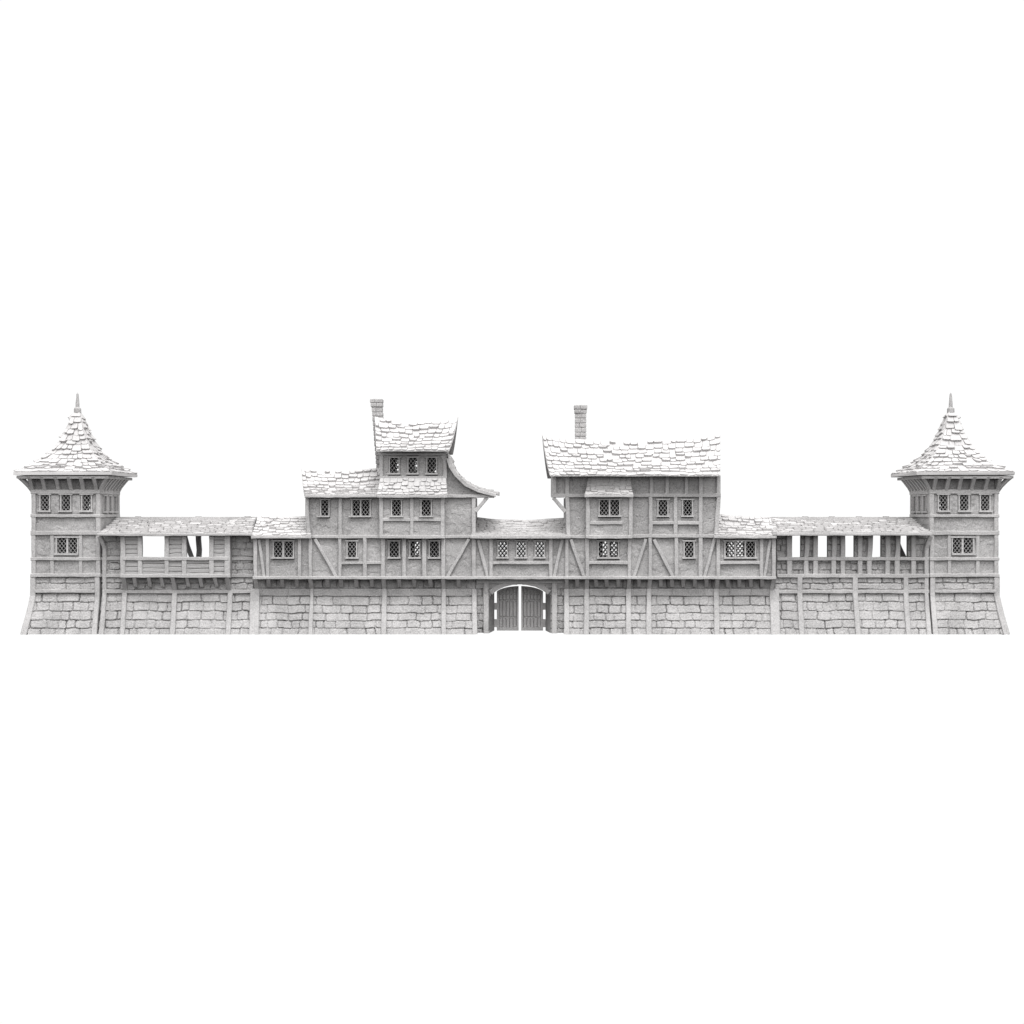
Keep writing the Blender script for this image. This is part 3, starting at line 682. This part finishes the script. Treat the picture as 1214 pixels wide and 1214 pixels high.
# ------------------------------------------------------------ gate bay
def gate():
    t = thing('gatehouse', 9, 30, 'low gate building with three lattice windows over an arched double door', 'gatehouse')
    L = (641.9, 660.2); ws = [(591, 601), (612.9, 623), (635, 644.8)]
    sect(t, 564.2, 670.2, 636, 686, [(a, b)+L for a, b in ws], 201)
    room(t, 564.2, 670.2, 638.5, 687, HW, 76, rear=[(590, 601.5, 643, 660.5), (612, 624, 643, 660.5), (634, 645.5, 643, 660.5)])
    for a, b in ws: window(t, [(a, b)], *L, HW-.6, sill=(a-3.2, b+2.4))
    for a, b in ((580, 584.4), (650.7, 655.3)): post(t, a, b, 637.5, 684, HF_)
    fb('brace', t, 566.8, 639.5, 578, 684, HF_+.4, 3.8); fb('brace', t, 666.6, 639.5, 656.8, 684, HF_+.4, 3.8)
    rail(t, 584.2, 651, 665.6, 669.2, HF_+.3, 3); rail(t, 566.3, 668.4, 683.2, 686.9, HF_-.9, 6)
    r, C = gable_front('roof', t, 557.6, 676.4, 634.4, 561, 674, 613.0, 3.2, Ye=-19.5, Yr=52, Yb=84, rows=10, tw=9, seed=51, curve=.25, th=1.1, thick=2)
    beam('fascia', r, [W(557.4, 636.8, -20.2), W(617, 636.9, -20.2), W(676.4, 636.8, -20.2)], 3.7, 3)
    # arch wall
    cx0 = 616.4; HW0 = 36.6
    def top(x, hw, ys, yt): q = np.clip(1-((x-cx0)/hw)**2, 0, 1); return ys-(ys-yt)*np.sqrt(q)
    st = stones(205, CH, 9, 15)
    def hfun(x, y): return np.where(y < 697.5, .3*vnoise(x*.06, y*1.2, 3)+.8, st(x, y)+.2)
    hf('arch_wall', t, 564.5, 669.5, 686.5, 750.2, 3, hfun, ('stone', 'stone'), 5, step=.75,
       mask=lambda x, y: (np.abs(x-cx0) > HW0) | (y < top(x, HW0, 711, 692.8)))
    # tunnel lining from the front arch back to the door frame
    n = 18; Y0, Y1 = 2.6, 40.0
    def ring(hw, ys, yt, Y, grow=0.0):
        P = [(cx0-hw-grow, 750.4)]
        for i in range(n+1):
            th_ = math.pi*i/n; P.append((cx0-(hw+grow)*math.cos(th_), ys-(ys-yt+grow)*math.sin(th_)))
        P.append((cx0+hw+grow, 750.4))
        out = []
        for p in P:
            q = W(p[0], p[1], Y)
            if p[1] > 750: q[2] = -G
            out.append(q)
        return out
    A = ring(HW0, 711, 692.6, Y0); B = ring(30.3, 702.5, 692.8, Y1)
    A2 = ring(HW0, 711, 692.6, Y0, 3); B2 = ring(30.3, 702.5, 692.8, Y1, 9)
    V = A+B+B2+A2; m = len(A); F = []
    for j in range(3):
        for i in range(m-1): F.append((j*m+i, j*m+i+1, (j+1)*m+i+1, (j+1)*m+i))
    link('gate_passage', V, F, ['stone'], t)
    # curved braces framing the arch, lintel and gate posts
    for s in (-1, 1):
        P = []
        for x in (34.6, 32, 27, 19, 9, 0.2): P.append(W(cx0+s*x, float(top(cx0+s*x, HW0+.5, 711.5, 692.8))-2.0, .6))
        beam('arch_brace', t, P, (6.5, 3.5), 4)
    for a, b in ((573.2, 579.4), (654.2, 660.4)):
        beam('gate_post', t, [W((a+b)/2, 691.6, -1.8), W((a+b)/2, 720, -1.8), W((a+b)/2, 750.9, -2.2)], b-a, 5)
        V, F = [], []; c = W((a+b)/2, 691.5, -2); boxm(V, F, (c[0]-1.3, -3.6, c[2]-11), (c[0]+1.3, -1, c[2]-.5), .15); link('peg', V, F, ['timber'], t)
    slab('lintel', t, W(565, 691.5, 1.9), W(669, 687.2, -1.2)+np.array((0, 0, 0)), 'timber')
    # doors
    for s in (-1, 1):
        YD = 41.0; K = k(YD)
        def dtop(x): q = max(0, 1-((x-cx0)/29.8)**2); return 705.2-10.3*math.sqrt(q)
        xi, xo = 1.55, 27.4
        nb = 40; V, F = [], []
        def plankh(d):
            if d < 4.0 or d > 24.6: return 1.0
            r = ((d-4.0)/4.12) % 1
            return -.6-2.2*(r < .12 or r > .9)
        xs = [xi+(xo-xi)*i/104 for i in range(105)]
        rows_ = [0, .02, .10, .115, .21, .225, .33, .345, .5, .66, .675, .78, .9, .915, 1]
        def band(f): return 1.0 if (f <= .045 or f >= .93) else (.9 if (.12 <= f <= .135 or .335 <= f <= .35 or .645 <= f <= .66) else 0)
        NR = 64
        for i in range(NR+1):
            f = i/NR
            for d in xs:
                x = cx0+s*d; yt = dtop(x); y = yt+(747.55-yt)*f
                p = W(x, y, YD); h = plankh(d)
                yy = y
                if 747.55-yy < 4.2: h = max(h, 1.0)
                if yy-yt < 3.0: h = max(h, 1.0)
                for yb_ in (711.8, 731.8, 704):
                    if abs(yy-yb_) < .8 and 4 < d < 24.6: h = -2.6
                V.append((p[0], YD-h+.3*float(vnoise(np.float64(x*2), np.float64(y*.4), 3)), p[2]))
        m2 = len(xs)
        nfr = len(V)
        for i in range(nfr): V.append((V[i][0], YD+3.5, V[i][2]))
        for i in range(NR):
            for j in range(m2-1):
                a = i*m2+j; F.append((a, a+1, a+m2+1, a+m2)); F.append((a+nfr, a+m2+nfr, a+m2+1+nfr, a+1+nfr))
        for i in range(NR):
            a = i*m2; F.append((a, a+m2, a+m2+nfr, a+nfr)); a = i*m2+m2-1; F.append((a, a+nfr, a+m2+nfr, a+m2))
        for j in range(m2-1):
            a = j; F.append((a, a+nfr, a+1+nfr, a+1)); a = NR*m2+j; F.append((a, a+1, a+1+nfr, a+nfr))
        d_ = link('gate_door', V, F, ['door'], t); d_['label'] = 'left leaf of the arched plank door' if s < 0 else 'right leaf of the arched plank door'
        for ya, yb in ((714.8, 722.8), (734.2, 743.5)):
            V, F = [], []; a = W(cx0+s*(xo-1.2), yb, YD); b = W(cx0+s*31, ya, YD)
            boxm(V, F, (min(a[0], b[0]), YD-.4, a[2]), (max(a[0], b[0]), YD+3, b[2]), .15); link('hinge', V, F, ['door'], d_)
    return t
gate()

# ------------------------------------------------------------ right house
def right_house():
    t = thing('timber_house', 180, 30, 'broad timber framed house right of the gate, one wide shingle roof and square stone chimney', 'house', 'timber framed houses beside the gate')
    hf('stone_base', t, 671, 921, 686, 752, lambda y: BY(y)+1.2+4*(y < 697.4), stones(95, CH), ('stone', 'stone'), step=.8, backY=76)
    coping(t, 673, 914, 15)
    for a in ((669, 674.4, 668.6, 675), (692.6, 698.2, 692.2, 698.4), (742.2, 748, 742, 748.4), (766.4, 772, 766.2, 772.6), (846, 852.3, 847, 853), (912.6, 923.8, 914, 925)):
        basepost(t, *a, y0=698)
    L = (641.9, 660.4); dbl = [(709.8, 720), (722.6, 732.5)]; tri = [(860, 870.6), (872.3, 882.5), (884.4, 894.7)]
    sect(t, 670.4, 920, 636, 686, [(a, b)+L for a, b in dbl+[(811.6, 822)]+tri], 301)
    room(t, 670.4, 920, 638.5, 686, HW, 76, rear=[(714.5, 721, 642, 658), (724.5, 731.5, 642, 658), (863, 871, 642, 659.5), (873, 881.5, 642, 659.5)])
    window(t, dbl, *L, HW-.6, sill=(707.6, 735)); window(t, [(811.6, 822)], *L, HW-.6); window(t, tri, *L, HW-.6, sill=(857.8, 897.6))
    for a, b in ((669.9, 674.1), (694, 698.6), (744, 748.4), (768.7, 773), (799.8, 804.3), (828, 833), (849.2, 853.8), (900.7, 905), (915, 919.7)): post(t, a, b, 637.5, 684.5, HF_)
    for q in ((676.6, 639.5, 692.4, 684), (766, 639, 751.6, 684), (775.4, 639.5, 797.8, 684), (847.4, 638.5, 835, 684), (913.2, 639.5, 906.5, 683.5)): fb('brace', t, *q, HF_+.3, 3.8)
    rail(t, 698.5, 744.2, 665.2, 669.2, HF_+.4, 3); rail(t, 853.6, 901, 665.4, 669, HF_+.4, 3)
    rail(t, 668.5, 920, 683.2, 686.9, HF_-.8, 6)
    rail(t, 676, 695.2, 634.5, 638.3, HF_-.1, 4); rail(t, 749, 847, 633.6, 637.8, HF_-.4, 4)
    jetty(t, 0, 0, 1, [(671.9, 671.9), (696, 695.6), (746, 745.4), (770.7, 769.6), (850.8, 849.6)],
          [(681.8, 686.6), (704.4, 709), (716.9, 721.4), (731, 735.2), (755.4, 759.6), (781.3, 785.3), (794.2, 798.6), (808, 812.4), (821.5, 826), (835.4, 840), (860.4, 865), (874.2, 878.8), (888, 892.6), (901.5, 906)])
    beam('bracket', t, [W(918.2, 686, HF_), W(916.6, 692, -7), W(915, 700, -2)], 5, 4)
    # annex roof
    r, C = gable_front('roof', t, 846.4, 920.6, 634.9, 849.5, 912.8, 611.2, 1.8, rows=7, tw=8.6, seed=81, curve=.12, syl=-2.2, syr=-.4)
    beam('fascia', r, [W(846.8, 636.8, -18.6), W(920.6, 636.8, -18.6)], 3.3, 3)
    # middle storey
    M1 = (592.8, 611)
    sect(t, 671.5, 850.5, 588, 637, [(711, 721.6)+M1, (723.6, 734)+M1, (780.6, 791)+M1, (809.9, 820)+M1], 311)
    room(t, 671.5, 850.5, 590, 637, HW, 76)
    beam('post', t, [W(672.2, 589, HF_), W(673.2, 605, HF_), W(674.2, 636, HF_)], 4.8, 5)
    for a, b in ((769.2, 773.6), (798.7, 803.2), (828.4, 833)): post(t, a, b, 588.5, 635, HF_)
    beam('post', t, [W(852, 589, HF_), W(850.5, 612, HF_), W(848.6, 636, HF_)], 4.8, 5)
    rail(t, 773.6, 798.8, 618, 622, HF_+.4, 3); rail(t, 803.2, 828.5, 618, 622, HF_+.4, 3)
    for a, b in ((780.6, 791), (809.9, 820)): window(t, [(a, b)], *M1, HW-.6, sill=(a-2.8, b+2.6))
    # attic storey
    sect(t, 655.5, 853.8, 563, 588, [], 321)
    room(t, 655.5, 853.8, 562, 588, HW, 76)
    for a, b in ((654.6, 659.6), (670, 674.8), (770, 774.4), (789, 793.4), (811.6, 816), (828.6, 833), (849.4, 854.2)): post(t, a, b, 564, 586.5, HF_)
    rail(t, 653.8, 694, 585.3, 589.8, HF_-.5, 5); rail(t, 750.5, 854.5, 585.2, 589.5, HF_-.5, 5)
    beam('brace', t, [W(656, 590, HF_+.3), W(670.4, 606.5, HF_+.3)], 4.2, 4); beam('brace', t, [W(656, 590, 70), W(670.4, 606.5, 70)], 4.2, 4)
    # bay
    YB = -20
    sect(t, 694.8, 750, 588, 638, [(711, 721.6)+M1, (723.6, 734)+M1], 331, Y=YB+2.2)
    for x in (695.6, 749.2):
        A = W(x, 638, YB+3); B = W(x, 588, YB+3); slab('side_wall', t, (A[0]-.8, YB+6.5, A[2]), (A[0]+.8, HW+1.2, B[2]))
    post(t, 694.6, 699.4, 589, 636, YB); post(t, 745.4, 750, 589, 636, YB)
    rail(t, 699.3, 738, 617.8, 622, YB+.6, 3); rail(t, 694.8, 749.8, 634.4, 638.7, YB-.4, 8.5)
    window(t, [(711, 721.6), (723.6, 734)], *M1, YB+1.6, sill=(708.6, 736.6))
    slab('bay_floor', t, W(696, 638, YB+4), (W(749, 636, HW)+np.array((0, 1, 0))), 'timber')
    def C(u, v):
        a = W(697+(747.5-697)*u, 566, -12.4); b = W(693+(750.8-693)*u, 586.2, -26)
        p = a+(b-a)*v; p[2] -= 3.2*math.sin(math.pi*v); return p
    rs = roof('bay_roof', t, C, 5, 7.5, 2, 87, 1.5)
    beam('fascia', rs, [W(693, 588, -26.4), W(750.8, 588, -26.4)], 3.3, 3)
    # main roof
    r3, C3 = gable_front('roof', t, 652, 854.2, 563.6, 642.6, 854, 515.2, 8.2, Ye=-32, Yr=30, Yb=84, rows=9, tw=9, seed=91, curve=.1, syl=.2, syr=-2, th=2.1, thick=1.0, rpow=2.4)
    chimney(r3, 688.3, 13.4, 13, 480.6, 526, 44, seed=9)
    z0 = W(0, 565, HW)[2]; zr = W(0, 522, 32)[2]-2
    for X in (W(657.5, 560, HW)[0], W(851, 560, HW)[0]):
        V = [(X, -9, z0), (X, 74, z0), (X, 32, zr), (X+2, -9, z0), (X+2, 74, z0), (X+2, 32, zr)]
        link('gable_wall', V, [(0, 1, 2), (5, 4, 3), (0, 3, 4, 1), (1, 4, 5, 2), (2, 5, 3, 0)], ['plaster'], t)
    return t
right_house()
